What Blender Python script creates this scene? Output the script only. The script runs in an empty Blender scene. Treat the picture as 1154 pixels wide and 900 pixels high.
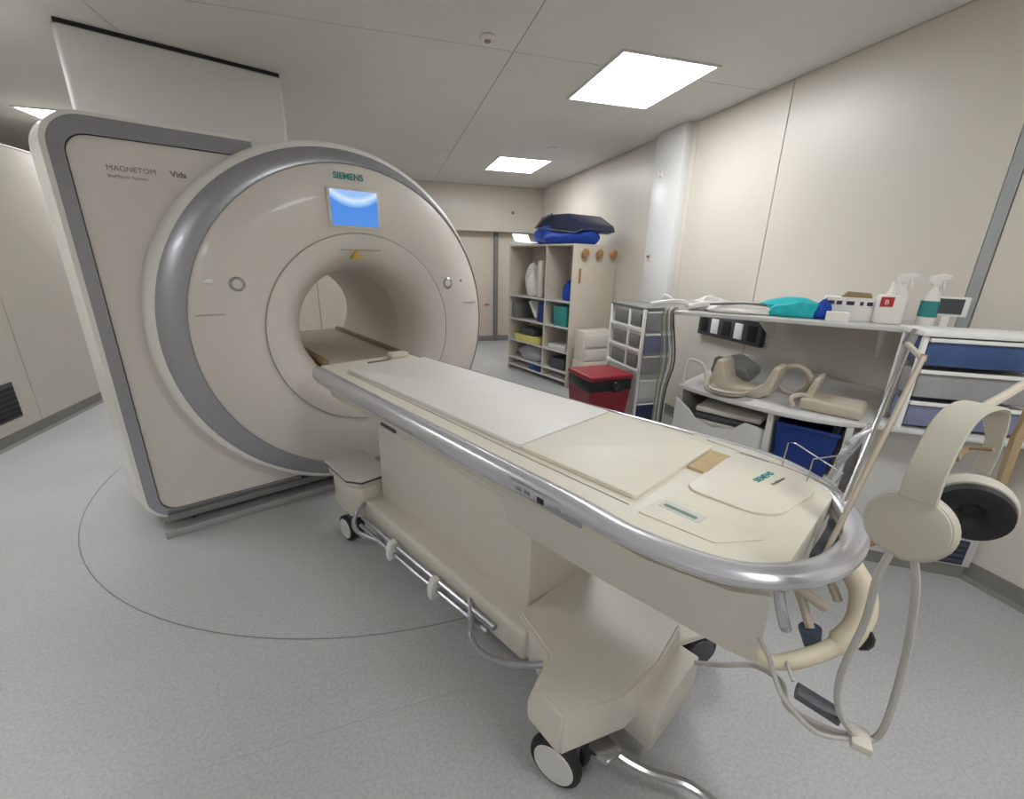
import bpy, bmesh, math, random
from mathutils import Vector, Matrix

# ---------------------------------------------------------------- camera, world, lights
scene = bpy.context.scene
COL = scene.collection
random.seed(7)

cam_data = bpy.data.cameras.new('camera')
cam = bpy.data.objects.new('camera', cam_data)
COL.objects.link(cam)
cam_data.sensor_fit = 'HORIZONTAL'
cam_data.sensor_width = 36.0
cam_data.lens = 36.0 * 480.0 / 1154.0
cam_data.clip_start = 0.02
down = Vector((545 - 577, 1918 - 450, 480)).normalized()
fwd_y = Vector((435 - 577, 290 - 450, 480)); fwd_y = (fwd_y - down * fwd_y.dot(down)).normalized()
right_x = down.cross(fwd_y)
if right_x.x < 0: right_x = -right_x
# rows of R map camera (x right, y down, z forward) to the room
R = Matrix((right_x, fwd_y, -down))
M = Matrix(((R[0][0], -R[0][1], -R[0][2]), (R[1][0], -R[1][1], -R[1][2]), (R[2][0], -R[2][1], -R[2][2]))).to_4x4()
M.translation = Vector((0, 0, 1.55))
cam.matrix_world = M
scene.camera = cam

world = bpy.data.worlds.new('world'); scene.world = world
world.use_nodes = True
world.node_tree.nodes['Background'].inputs[0].default_value = (0.9, 0.93, 1.0, 1)
world.node_tree.nodes['Background'].inputs[1].default_value = 0.05
scene.view_settings.view_transform = 'Standard'
scene.view_settings.look = 'None'
scene.view_settings.gamma = 1.0
scene.view_settings.exposure = 2.02
LIGHT = 4.6
try:
    scene.cycles.max_bounces = 8; scene.cycles.diffuse_bounces = 5
except Exception:
    pass

# ---------------------------------------------------------------- materials
def srgb(c):
    return tuple(((v / 255) / 12.92 if v / 255 <= .04045 else ((v / 255 + .055) / 1.055) ** 2.4) for v in c)

def mat(name, rgb, rough=.5, metal=0., noise=.03, scale=12., bump=0., bscale=200., alpha=None, trans=0., emit=None, estr=0., coat=0.):
    m = bpy.data.materials.new(name); m.use_nodes = True
    nt = m.node_tree; b = nt.nodes['Principled BSDF']
    c = srgb(rgb)
    tc = nt.nodes.new('ShaderNodeTexCoord')
    if noise > 0:
        n = nt.nodes.new('ShaderNodeTexNoise'); n.inputs['Scale'].default_value = scale; n.inputs['Detail'].default_value = 3
        nt.links.new(tc.outputs['Object'], n.inputs['Vector'])
        r = nt.nodes.new('ShaderNodeValToRGB')
        r.color_ramp.elements[0].position = .3; r.color_ramp.elements[1].position = .7
        r.color_ramp.elements[0].color = (*[v * (1 - noise) for v in c], 1)
        r.color_ramp.elements[1].color = (*[min(1, v * (1 + noise)) for v in c], 1)
        nt.links.new(n.outputs['Fac'], r.inputs['Fac']); nt.links.new(r.outputs['Color'], b.inputs['Base Color'])
    else:
        b.inputs['Base Color'].default_value = (*c, 1)
    b.inputs['Roughness'].default_value = rough; b.inputs['Metallic'].default_value = metal
    b.inputs['Transmission Weight'].default_value = trans
    b.inputs['Coat Weight'].default_value = coat
    if alpha is not None: b.inputs['Alpha'].default_value = alpha
    if emit: b.inputs['Emission Color'].default_value = (*srgb(emit), 1); b.inputs['Emission Strength'].default_value = estr
    if bump > 0:
        n2 = nt.nodes.new('ShaderNodeTexNoise'); n2.inputs['Scale'].default_value = bscale
        nt.links.new(tc.outputs['Object'], n2.inputs['Vector'])
        bp = nt.nodes.new('ShaderNodeBump'); bp.inputs['Strength'].default_value = bump; bp.inputs['Distance'].default_value = .002
        nt.links.new(n2.outputs['Fac'], bp.inputs['Height']); nt.links.new(bp.outputs['Normal'], b.inputs['Normal'])
    return m

def floor_mat():
    m = mat('speckled grey vinyl', (150, 150, 150), rough=.42, noise=0)
    nt = m.node_tree; b = nt.nodes['Principled BSDF']
    tc = nt.nodes.new('ShaderNodeTexCoord')
    n1 = nt.nodes.new('ShaderNodeTexNoise'); n1.inputs['Scale'].default_value = 90; n1.inputs['Detail'].default_value = 4
    n2 = nt.nodes.new('ShaderNodeTexNoise'); n2.inputs['Scale'].default_value = 1.6; n2.inputs['Detail'].default_value = 3
    for n in (n1, n2): nt.links.new(tc.outputs['Object'], n.inputs['Vector'])
    r = nt.nodes.new('ShaderNodeValToRGB')
    r.color_ramp.elements[0].position = .36; r.color_ramp.elements[0].color = (*srgb((178, 179, 180)), 1)
    r.color_ramp.elements[1].position = .62; r.color_ramp.elements[1].color = (*srgb((194, 194, 193)), 1)
    nt.links.new(n1.outputs['Fac'], r.inputs['Fac'])
    mx = nt.nodes.new('ShaderNodeMixRGB'); mx.blend_type = 'MULTIPLY'; mx.inputs[0].default_value = .22
    nt.links.new(r.outputs['Color'], mx.inputs[1]); nt.links.new(n2.outputs['Fac'], mx.inputs[2])
    nt.links.new(mx.outputs[0], b.inputs['Base Color'])
    return m

M_floor = floor_mat()
M_wall = mat('cream wall panel', (214, 208, 196), rough=.38, noise=.015, scale=2)
M_wall2 = mat('white pilaster paint', (224, 224, 222), rough=.35, noise=.015, scale=2)
M_ceil = mat('matt ceiling paint', (216, 214, 208), rough=.7, noise=.02, scale=3)
M_seam = mat('grey joint strip', (170, 172, 172), rough=.4, metal=.2)
M_seamd = mat('dark joint', (120, 118, 112), rough=.6)
M_base = mat('grey coved skirting', (128, 127, 122), rough=.5)
M_light = mat('light diffuser', (255, 255, 255), noise=0, emit=(250, 252, 255), estr=LIGHT)
M_white = mat('glossy white enamel', (232, 231, 226), rough=.28, noise=.01, coat=.2)
M_face = mat('warm white scanner shell', (218, 212, 203), rough=.33, noise=.012, scale=4, coat=.15)
M_cream = mat('cream moulded plastic', (206, 201, 189), rough=.42, noise=.015)
M_silver = mat('silver lacquer', (163, 164, 170), rough=.30, metal=.55, noise=.02, scale=60, coat=.3)
M_chrome = mat('brushed chrome', (190, 190, 192), rough=.22, metal=.95, noise=.01)
M_rail = mat('bright silver rail', (200, 200, 206), rough=.26, metal=.5, noise=.01, coat=.4)
M_pad = mat('off white vinyl pad', (224, 222, 216), rough=.5, noise=.012, bump=.15, bscale=300)
M_pad2 = mat('ivory vinyl pad', (224, 219, 203), rough=.5, noise=.012)
M_deck = mat('ivory deck', (225, 220, 204), rough=.4, noise=.012)
M_tan = mat('worn tan edge', (190, 166, 124), rough=.6, noise=.1, scale=30)
M_line = mat('warm grey seam', (166, 162, 150), rough=.6, noise=0)  # one even grey for joints, slots and grooves
M_black = mat('black rubber', (26, 26, 29), rough=.6, noise=.1)
M_dark = mat('dark grey plastic', (70, 72, 78), rough=.5)
M_grey = mat('mid grey plastic', (120, 120, 118), rough=.5)
M_tread = mat('grey cable sheath', (178, 176, 170), rough=.45)
M_foot = mat('grey aluminium sill', (168, 168, 166), rough=.4, metal=.3)
M_bore = mat('bore liner', (206, 198, 178), rough=.35, noise=.01)
M_teal = mat('teal ink', (52, 142, 140), rough=.5, noise=0)
M_ink = mat('grey ink', (120, 110, 102), rough=.5, noise=0)
M_yellow = mat('yellow warning', (196, 160, 60), rough=.5, noise=0)
M_red = mat('red waste bin plastic', (136, 28, 42), rough=.4)
M_bag = mat('black bag', (22, 26, 26), rough=.35, bump=.4, bscale=40)
M_blue = mat('royal blue cloth', (24, 72, 178), rough=.7, noise=.15, scale=20, bump=.3, bscale=60)
M_navy = mat('navy vinyl', (44, 50, 84), rough=.4, noise=.06)
M_bin = mat('deep blue bin', (18, 52, 124), rough=.35, noise=.05)
M_tealc = mat('teal cloth', (40, 190, 196), rough=.7, noise=.12, scale=25, bump=.3, bscale=60)
M_wood = mat('oak knob', (168, 126, 80), rough=.5, noise=.15, scale=40)
M_lam = mat('beige laminate', (208, 198, 184), rough=.5)
M_lam2 = mat('pale grey laminate', (206, 205, 202), rough=.45)
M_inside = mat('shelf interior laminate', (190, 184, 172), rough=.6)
M_head = mat('putty headset plastic', (184, 180, 165), rough=.5, noise=.015)
M_coil = mat('taupe coil plastic', (190, 180, 164), rough=.45, noise=.02)
M_draw = mat('translucent grey drawer', (122, 128, 158), rough=.25, noise=.05, scale=8, coat=.3)
M_drawb = mat('translucent blue drawer', (62, 88, 138), rough=.25, noise=.25, scale=5, coat=.3)
M_drawc = mat('frosted drawer', (158, 158, 160), rough=.25, noise=.12, scale=7)
M_frame = mat('white wire frame', (236, 236, 232), rough=.35)
M_paper = mat('white paper', (236, 234, 228), rough=.7, noise=.02)
M_yel = mat('yellow folder', (214, 204, 120), rough=.6)
M_lbl = mat('green label ink', (110, 140, 118), rough=.6, noise=0)
M_redl = mat('red label', (186, 48, 48), rough=.5, noise=0)
M_clear = mat('clear plastic', (225, 228, 230), rough=.12, noise=0, trans=.75)
M_hose = mat('ivory padded hose', (214, 204, 180), rough=.5, noise=.03)
M_brown = mat('brown tape', (150, 128, 96), rough=.6)
M_greenish = mat('olive cable', (128, 136, 100), rough=.5)
M_slate = mat('slate connector', (70, 82, 102), rough=.5)
M_screen = None
def screen_mat():
    m = bpy.data.materials.new('blue status screen'); m.use_nodes = True
    nt = m.node_tree; b = nt.nodes['Principled BSDF']
    tc = nt.nodes.new('ShaderNodeTexCoord'); sp = nt.nodes.new('ShaderNodeSeparateXYZ')
    nt.links.new(tc.outputs['Generated'], sp.inputs[0])
    # a pale arc over a blue field: the picture shown on the screen
    w = nt.nodes.new('ShaderNodeMath'); w.operation = 'MULTIPLY_ADD'; w.inputs[1].default_value = 1; w.inputs[2].default_value = -.5
    nt.links.new(sp.outputs['X'], w.inputs[0])
    sq = nt.nodes.new('ShaderNodeMath'); sq.operation = 'MULTIPLY'; nt.links.new(w.outputs[0], sq.inputs[0]); nt.links.new(w.outputs[0], sq.inputs[1])
    ad = nt.nodes.new('ShaderNodeMath'); ad.operation = 'MULTIPLY_ADD'; ad.inputs[1].default_value = -1.0
    nt.links.new(sq.outputs[0], ad.inputs[0]); nt.links.new(sp.outputs['Z'], ad.inputs[2])
    r = nt.nodes.new('ShaderNodeValToRGB'); cr = r.color_ramp
    cr.elements[0].position = .0; cr.elements[0].color = (*srgb((78, 140, 222)), 1)
    cr.elements[1].position = 1.; cr.elements[1].color = (*srgb((150, 190, 245)), 1)
    for p, c in ((.5, (70, 136, 226)), (.6, (150, 195, 245)), (.72, (214, 232, 255)), (.84, (150, 190, 245))):
        e = cr.elements.new(p); e.color = (*srgb(c), 1)
    nt.links.new(ad.outputs[0], r.inputs['Fac'])
    nt.links.new(r.outputs['Color'], b.inputs['Emission Color']); b.inputs['Emission Strength'].default_value = .24
    b.inputs['Base Color'].default_value = (.02, .03, .05, 1); b.inputs['Roughness'].default_value = .2
    return m
M_screen = screen_mat()

# ---------------------------------------------------------------- mesh helpers
def link(name, bm, m, parent=None, smooth=35):
    me = bpy.data.meshes.new(name)
    bmesh.ops.recalc_face_normals(bm, faces=bm.faces[:])
    bm.to_mesh(me); bm.free()
    ob = bpy.data.objects.new(name, me); COL.objects.link(ob)
    if m: me.materials.append(m)
    if smooth:
        for p in me.polygons: p.use_smooth = True
        me.set_sharp_from_angle(angle=math.radians(smooth))
    if parent: ob.parent = parent
    return ob

def box(x0, y0, z0, x1, y1, z1, bev=0., seg=2, rot=None, bm=None):
    b = bmesh.new()
    bmesh.ops.create_cube(b, size=1)
    for v in b.verts:
        v.co = Vector(((x0 + x1) / 2 + v.co.x * (x1 - x0), (y0 + y1) / 2 + v.co.y * (y1 - y0), (z0 + z1) / 2 + v.co.z * (z1 - z0)))
    if bev > 0: bmesh.ops.bevel(b, geom=b.edges[:] , offset=bev, segments=seg, profile=.5, affect='EDGES')
    if rot:
        c = Vector(((x0 + x1) / 2, (y0 + y1) / 2, (z0 + z1) / 2))
        mt = Matrix.Translation(c) @ rot @ Matrix.Translation(-c)
        bmesh.ops.transform(b, matrix=mt, verts=b.verts)
    return join(bm, b)

def join(bm, b):
    if bm is None: return b
    me = bpy.data.meshes.new('tmp'); b.to_mesh(me); b.free(); bm.from_mesh(me); bpy.data.meshes.remove(me)
    return bm

def prism(poly, z0, z1, bev=0., seg=2, bm=None, axis='z'):
    """poly: list of 2-D points; extruded along axis ('z': xy poly, 'y': xz poly extruded along y)"""
    b = bmesh.new()
    if axis == 'z': f = lambda p, h: (p[0], p[1], h)
    elif axis == 'y': f = lambda p, h: (p[0], h, p[1])
    else: f = lambda p, h: (h, p[0], p[1])
    lo = [b.verts.new(f(p, z0)) for p in poly]; hi = [b.verts.new(f(p, z1)) for p in poly]
    b.faces.new(lo); b.faces.new(hi[::-1])
    n = len(poly)
    for i in range(n): b.faces.new((lo[i], lo[(i + 1) % n], hi[(i + 1) % n], hi[i]))
    bmesh.ops.recalc_face_normals(b, faces=b.faces[:])
    if bev > 0:
        es = [e for e in b.edges if (len(e.link_faces) == 2 and e.calc_face_angle(0) > .5)]
        bmesh.ops.bevel(b, geom=es, offset=bev, segments=seg, profile=.5, affect='EDGES')
    return join(bm, b)

def catmull(pts, n=6, closed=False):
    P = [Vector(p) for p in pts]; out = []; L = len(P)
    rng = range(L) if closed else range(L - 1)
    for i in rng:
        if closed: a, b_, c, d = P[(i - 1) % L], P[i], P[(i + 1) % L], P[(i + 2) % L]
        else: a, b_, c, d = P[max(0, i - 1)], P[i], P[i + 1], P[min(L - 1, i + 2)]
        for k in range(n):
            t = k / n
            out.append(.5 * ((2 * b_) + (c - a) * t + (2 * a - 5 * b_ + 4 * c - d) * t * t + (3 * b_ - a - 3 * c + d) * t ** 3))
    if not closed: out.append(P[-1])
    return out

def tube(pts, r, seg=8, smooth_n=0, bm=None, flat=None, closed=False):
    """tube along points; r number or list; flat=(w,h) gives an elliptical section"""
    b = bmesh.new()
    P = catmull(pts, smooth_n, closed) if smooth_n else [Vector(p) for p in pts]
    n = len(P); rings = []
    prev = None
    for i, p in enumerate(P):
        if closed: t = (P[(i + 1) % n] - P[(i - 1) % n]).normalized()
        else: t = (P[min(n - 1, i + 1)] - P[max(0, i - 1)]).normalized()
        if prev is None:
            up = Vector((0, 0, 1)) if abs(t.z) < .9 else Vector((1, 0, 0))
            a = t.cross(up).normalized()
        else:
            a = (prev - t * prev.dot(t)).normalized()
        prev = a; c = t.cross(a)
        rr = r[int(i * (len(r) - 1) / (n - 1) + .5)] if isinstance(r, (list, tuple)) else r
        w, h = (flat if flat else (rr, rr))
        rings.append([b.verts.new(p + a * math.cos(2 * math.pi * k / seg) * w + c * math.sin(2 * math.pi * k / seg) * h) for k in range(seg)])
    m = n if closed else n - 1
    for i in range(m):
        r0, r1 = rings[i], rings[(i + 1) % n]
        for k in range(seg): b.faces.new((r0[k], r0[(k + 1) % seg], r1[(k + 1) % seg], r1[k]))
    if not closed: b.faces.new(rings[0][::-1]); b.faces.new(rings[-1])
    return join(bm, b)

def lathe(prof, seg=32, mtx=None, bm=None, cap=True):
    """prof: (radius, height) around local z"""
    b = bmesh.new(); rings = []
    for r, h in prof:
        rings.append([b.verts.new((r * math.cos(2 * math.pi * k / seg), r * math.sin(2 * math.pi * k / seg), h)) for k in range(seg)])
    for i in range(len(rings) - 1):
        for k in range(seg): b.faces.new((rings[i][k], rings[i][(k + 1) % seg], rings[i + 1][(k + 1) % seg], rings[i + 1][k]))
    if cap: b.faces.new(rings[0][::-1]); b.faces.new(rings[-1])
    if mtx: bmesh.ops.transform(b, matrix=mtx, verts=b.verts)
    return join(bm, b)

def blob(cx, cy, cz, sx, sy, sz, amp=.15, seed=0, bm=None, sub=3, flatz=None):
    b = bmesh.new(); bmesh.ops.create_icosphere(b, subdivisions=sub, radius=1)
    rnd = random.Random(seed); ph = [(rnd.uniform(2, 5), rnd.uniform(0, 6), rnd.uniform(2, 5), rnd.uniform(0, 6)) for _ in range(4)]
    for v in b.verts:
        k = 1 + amp * sum(math.sin(v.co.x * p[0] + p[1]) * math.cos(v.co.y * p[2] + v.co.z * p[0] + p[3]) for p in ph) / 2
        z = max(v.co.z, -.6)
        v.co = Vector((cx + v.co.x * sx * k, cy + v.co.y * sy * k, cz + (z + .6) * sz * (k if z > -.55 else 1)))
    return join(bm, b)

def align(direction, loc=(0, 0, 0)):
    d = Vector(direction).normalized()
    q = Vector((0, 0, 1)).rotation_difference(d)
    return Matrix.Translation(Vector(loc)) @ q.to_matrix().to_4x4()

def thing(name, label, cat, loc=(0, 0, 0), rz=0., group=None):
    o = bpy.data.objects.new(name, None); COL.objects.link(o); o.empty_display_size = .1
    o.location = loc; o.rotation_euler = (0, 0, rz); o['label'] = label; o['category'] = cat
    if group: o['group'] = group
    return o

def tag(o, label, cat, group=None):
    o['label'] = label; o['category'] = cat
    if group: o['group'] = group
    return o

def lab(o, label): o['label'] = label; return o
def struct(name, bm, m, parent=None, smooth=35):
    o = link(name, bm, m, parent, smooth)
    if parent is None: o['kind'] = 'structure'
    return o

def lettering(txt, size, m, parent, mtx, bold=0., ext=.0006, name='lettering', label=None):
    cu = bpy.data.curves.new('lettering', 'FONT'); cu.body = txt; cu.size = size; cu.extrude = ext; cu.offset = bold; cu.align_x = 'LEFT'
    tmp = bpy.data.objects.new('tmp_text', cu); COL.objects.link(tmp)
    dg = bpy.context.evaluated_depsgraph_get(); dg.update()
    me = bpy.data.meshes.new_from_object(tmp.evaluated_get(dg)); bpy.data.objects.remove(tmp)
    me.transform(mtx); me.materials.clear(); me.materials.append(m)
    ob = bpy.data.objects.new(name, me); COL.objects.link(ob); ob.parent = parent
    if label: ob['label'] = label
    return ob

def dup(root, loc, rz, label, group=None):
    r = root.copy(); COL.objects.link(r); r.location = loc; r.rotation_euler = (0, 0, rz); r['label'] = label
    if group: r['group'] = group
    for ch in list(root.children):
        c = ch.copy(); COL.objects.link(c); c.parent = r
        for g in ch.children:
            d = g.copy(); COL.objects.link(d); d.parent = c
    return r

# ---------------------------------------------------------------- room shell
XL, XR, YB, YF, ZC = -3.08, 2.845, 8.12, -2.6, 2.80
struct('floor', box(-5.1, YF - .1, -.1, XR + .1, YB + .2, 0), M_floor)
# scribed ring round the scanner (joint in the vinyl)
b = bmesh.new(); n = 128; rr = []
for k in range(n):
    a = 2 * math.pi * k / n
    rr.append([b.verts.new((.077 + r_ * math.cos(a), 3.627 + r_ * math.sin(a), .0012)) for r_ in (2.106, 2.111)])
for k in range(n): b.faces.new((rr[k][0], rr[k][1], rr[(k + 1) % n][1], rr[(k + 1) % n][0]))
struct('trim_1', b, M_grey)
struct('trim_2', box(-1.6, 1.180, .0001, 1.6, 1.1825, .0006, rot=Matrix.Rotation(.06, 4, 'Z')), M_seam)

cb = struct('ceiling', box(-5.1, YF - .1, ZC + .012, XR + .1, YB + .2, ZC + .12), M_ceil)
xs = [-5.0, -3.3, -1.45, .86, XR]; ys = [YF, .4, 3.12, 5.9, YB]
for i in range(4):
    for j in range(4):
        g = .003
        # a frame of panel around each opening is not needed: lights hang just below the panels
        link('ceiling_panel', box(xs[i] + g, ys[j] + g, ZC, xs[i + 1] - g, ys[j + 1] - g, ZC + .012), M_ceil, cb)

wr = struct('wall_right', box(XR + .012, YF, 0, XR + .1, YB + .1, ZC), M_wall)
for (y0, y1) in ((YF, 1.47), (1.53, 2.872), (2.880, 3.93), (4.40, 6.3), (6.306, YB)):
    link('wall_panel', box(XR, y0, 0, XR + .012, y1, ZC, .0015, 1), M_wall, wr)
lab(link('joint_strip', box(XR - .004, 1.475, 0, XR + .012, 1.525, ZC - .02, .002, 1), M_seam, wr), 'grey aluminium joint strip')
struct('trim_3', box(XR - .09, 3.93, 0, XR + .012, 4.40, ZC, .006), M_wall2)
struct('trim_4', box(XR - .015, 3.86, 0, XR + .012, 3.93, ZC, .004), M_wall)
wl = struct('wall_left', box(XL - .1, YF, 0, XL - .012, YB + .1, 2.385), M_wall)
link('top_capping', box(XL - .104, YF, 2.385, XL + .004, YB + .1, 2.40, .002), M_wall, wl)
link('rear_wall', box(-5.1, YF, 0, -5.0, YB + .35, ZC), M_wall, wl)
for (y0, y1) in ((YF, 1.5), (1.506, 4.60), (4.608, 7.0), (7.006, YB)):
    link('wall_panel', box(XL - .012, y0, 0, XL, y1, 2.385, .0015, 1), M_wall, wl)
wb = struct('wall_back', box(-5.1, YB + .25, 0, XR + .1, YB + .35, ZC), M_wall)
link('bulkhead', box(XL - .1, YB, 2.04, XR, YB + .25, ZC, .004), M_wall, wb)
for x0, x1 in ((XL, -1.2), (-1.19, .4), (.41, 1.98), (2.06, 2.845)):
    link('wall_panel', box(x0, YB + .225, 0, x1, YB + .25, 2.04, .003), M_lam, wb)
lab(link('door_post', box(1.985, YB + .17, 0, 2.055, YB + .25, 2.04, .005), M_grey, wb), 'grey metal post')
struct('wall_front', box(-5.1, YF - .1, 0, XR + .1, YF, ZC), M_wall)
struct('baseboard_left', prism([(XL, 0), (XL + .035, 0), (XL + .012, .02), (XL + .008, .1), (XL, .1)], YF, YB, axis='y'), M_base)
struct('baseboard_right', prism([(XR, 0), (XR - .035, 0), (XR - .012, .02), (XR - .008, .1), (XR, .1)], YF, 3.93, axis='y'), M_base)
struct('baseboard_back', box(XL, YB + .205, 0, XR, YB + .225, .1, .004), M_base)

# ---- ceiling lights
def ceiling_light(x, y, label):
    t = thing('ceiling_light', label, 'light', (x, y, ZC), 0, 'square recessed ceiling lights')
    w, h = .345, .43
    b = bmesh.new()
    for (a0, b0, a1, b1) in ((-w - .02, -h - .02, w + .02, -h), (-w - .02, h, w + .02, h + .02), (-w - .02, -h, -w, h), (w, -h, w + .02, h)):
        box(a0, b0, -.010, a1, b1, 0, bm=b)
    link('frame', b, M_ceil, t)
    link('diffuser', box(-w, -h, -.006, w, h, 0), M_light, t)
    return t
ceiling_light(1.85, 3.31, 'nearest glowing ceiling light panel, above the table by the right wall')
ceiling_light(1.82, 6.34, 'smaller-looking glowing ceiling panel above the blue bag and shelves')
ceiling_light(-2.86, 6.06, 'glowing ceiling panel at far left, mostly hidden by the scanner')
ceiling_light(1.55, -.3, 'glowing ceiling panel behind the camera to the right')
ceiling_light(-2.86, 3.0, 'glowing ceiling panel at far left, in front of the scanner')
ceiling_light(-1.35, -1.35, 'added fill panel on the ceiling behind the camera to the left')  # unseen fill panel, added to brighten the scanner face and table side

t = thing('smoke_detector', 'small round ceiling detector with dark centre, left of the nearest light', 'detector', (.66, 2.98, ZC))
link('housing', lathe([(.045, -.001), (.048, -.008), (.04, -.02), (.018, -.024)], 24), M_ceil, t)
link('sensor', lathe([(.02, -.024), (.018, -.03), (.004, -.034)], 16), M_brown, t)
o = link('sprinkler_cap', lathe([(.06, 0), (.06, -.006), (.05, -.01)], 24), M_ceil)
o.location = (1.95, 5.3, ZC); tag(o, 'flat round cap on the ceiling before the far light', 'ceiling cap')
t = thing('wall_vent', 'dark louvred vent low on the left wall', 'vent', (XL, 4.33, 0))
b = bmesh.new()
link('frame', box(0, -.15, .20, .008, .085, .50, .002), M_dark, t)
for k in range(6): link('slat', box(.006, -.14, .22 + k * .044, .016, .075, .245 + k * .044, .002, 1), M_black, t)

# ---------------------------------------------------------------- scanner (local x = right, y = into the bore, z up)
TH = math.radians(23.5)
SC = (-1.307, 2.508, 0)
S = thing('mri_scanner', 'large white scanner with silver ring, round bore and blue screen', 'MRI scanner', SC, TH)
RC = (1.135, 1.13)   # drum centre x, z
def ring_loft(rings, seg=96, bm=None):
    """rings: (cx, cz, rx, rz, y)"""
    b = bmesh.new(); L = []
    for cx, cz, rx, rz, y in rings:
        L.append([b.verts.new((cx + rx * math.cos(2 * math.pi * k / seg), y, cz + rz * math.sin(2 * math.pi * k / seg))) for k in range(seg)])
    for i in range(len(L) - 1):
        for k in range(seg): b.faces.new((L[i][k], L[i][(k + 1) % seg], L[i + 1][(k + 1) % seg], L[i + 1][k]))
    return join(bm, b)
# drum shell
link('drum_shell', ring_loft([(1.135, 1.13, .96, .99, 1.0), (1.135, 1.13, 1.0, 1.03, .9), (1.135, 1.13, 1.015, 1.045, .12), (1.135, 1.13, 1.01, 1.04, .0),
                              (1.135, 1.13, 1.0, 1.03, -.045), (1.137, 1.13, .985, 1.015, -.065), (1.142, 1.13, .968, .998, -.072)]), M_white, S)
link('silver_ring', ring_loft([(1.142, 1.13, .968, .998, -.070), (1.154, 1.129, .955, .982, -.082), (1.184, 1.130, .925, .950, -.098), (1.200, 1.128, .906, .930, -.098), (1.203, 1.128, .901, .925, -.09)]), M_silver, S)
BC = (1.22, 1.10)
link('front_cover', ring_loft([(1.203, 1.128, .904, .928, -.088), (1.204, 1.127, .887, .908, -.100), (1.205, 1.11, .75, .76, -.112), (BC[0], BC[1], .585, .59, -.116), (BC[0], BC[1], .578, .583, -.112)]), M_face, S)
link('bore_flare', ring_loft([(BC[0], BC[1], .578, .583, -.112), (BC[0], BC[1], .574, .579, -.118), (BC[0], BC[1], .53, .53, -.114), (BC[0] + .01, BC[1], .47, .47, -.08), (BC[0] + .02, BC[1], .42, .42, .0), (BC[0] + .03, BC[1], .385, .385, .10), (BC[0] + .035, BC[1] - .005, .365, .365, .25), (BC[0] + .035, BC[1] - .005, .36, .36, .3)]), M_face, S)
link('bore_tunnel', ring_loft([(BC[0] + .035, BC[1] - .005, .36, .36, .3), (BC[0] + .035, BC[1] - .005, .355, .355, 1.4), (BC[0] + .035, BC[1] - .005, .40, .40, 1.55), (BC[0] + .035, BC[1] - .005, .50, .50, 1.62)]), M_bore, S)
# bed channel inside the bore
bed = link('bore_bed', prism([(1.255 - .24, .80), (1.255 + .24, .80), (1.255 + .29, .875), (1.255 - .29, .875)], .02, 1.55, axis='y'), M_bore, S)
for sx in (-.27, .27): link('bed_rail', box(1.255 + sx - .02, .04, .87, 1.255 + sx + .02, 1.5, .90, .006), M_brown, S)
# side cabinet with silver border, left of the drum
def rounded(pts, rad, n=8):
    out = []
    for i, p in enumerate(pts):
        p = Vector(p); a = Vector(pts[i - 1]); c = Vector(pts[(i + 1) % len(pts)]); r = rad[i]
        if r <= 0: out.append(tuple(p)); continue
        d1 = (a - p).normalized(); d2 = (c - p).normalized()
        ang = d1.angle(d2); t_ = r / math.tan(ang / 2)
        p1 = p + d1 * t_; p2 = p + d2 * t_
        cen = p + (d1 + d2).normalized() * (r / math.sin(ang / 2))
        v1 = p1 - cen; v2 = p2 - cen
        tot = v1.angle(v2)
        cr = v1.x * v2.y - v1.y * v2.x
        for k in range(n + 1):
            aa = tot * k / n * (1 if cr > 0 else -1)
            out.append((cen.x + v1.x * math.cos(aa) - v1.y * math.sin(aa), cen.y + v1.x * math.sin(aa) + v1.y * math.cos(aa)))
    return out
def frame_poly(x0, z0, x1, z1, r): return rounded([(x0, z0), (x1, z0), (x1, z1), (x0, z1)], [r, 0, 0, r], 10)
def poly_loft(polys_y, m, name, parent, cap=True):
    b = bmesh.new(); L = []
    for poly, y in polys_y: L.append([b.verts.new((p[0], y, p[1])) for p in poly])
    n = len(L[0])
    for i in range(len(L) - 1):
        for k in range(n): b.faces.new((L[i][k], L[i][(k + 1) % n], L[i + 1][(k + 1) % n], L[i + 1][k]))
    if cap: b.faces.new(L[0]); b.faces.new(L[-1])
    return link(name, b, m, parent, 30)
inner = frame_poly(.008, .150, .74, 2.040, .085)
mid = frame_poly(-.014, .128, .74, 2.088, .105)
outer = frame_poly(-.046, .100, .74, 2.118, .135)
white1 = frame_poly(-.068, .088, .74, 2.135, .15)
white2 = frame_poly(-.125, .075, .74, 2.15, .16)
white3 = frame_poly(-.140, .075, .74, 2.15, .16)
innf = frame_poly(.018, .16, .74, 2.030, .08)
poly_loft([(innf, .048), (frame_poly(.011, .153, .74, 2.037, .084), .045)], M_face, 'side_panel', S)
poly_loft([(inner, .052), (inner, .026), (outer, .056), (outer, .09)], M_silver, 'silver_border', S, cap=False)
poly_loft([(outer, .09), (outer, .058), (white1, .068), (white2, .30), (white3, .55), (white3, 1.5)], M_white, 'cabinet_shell', S)
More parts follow.
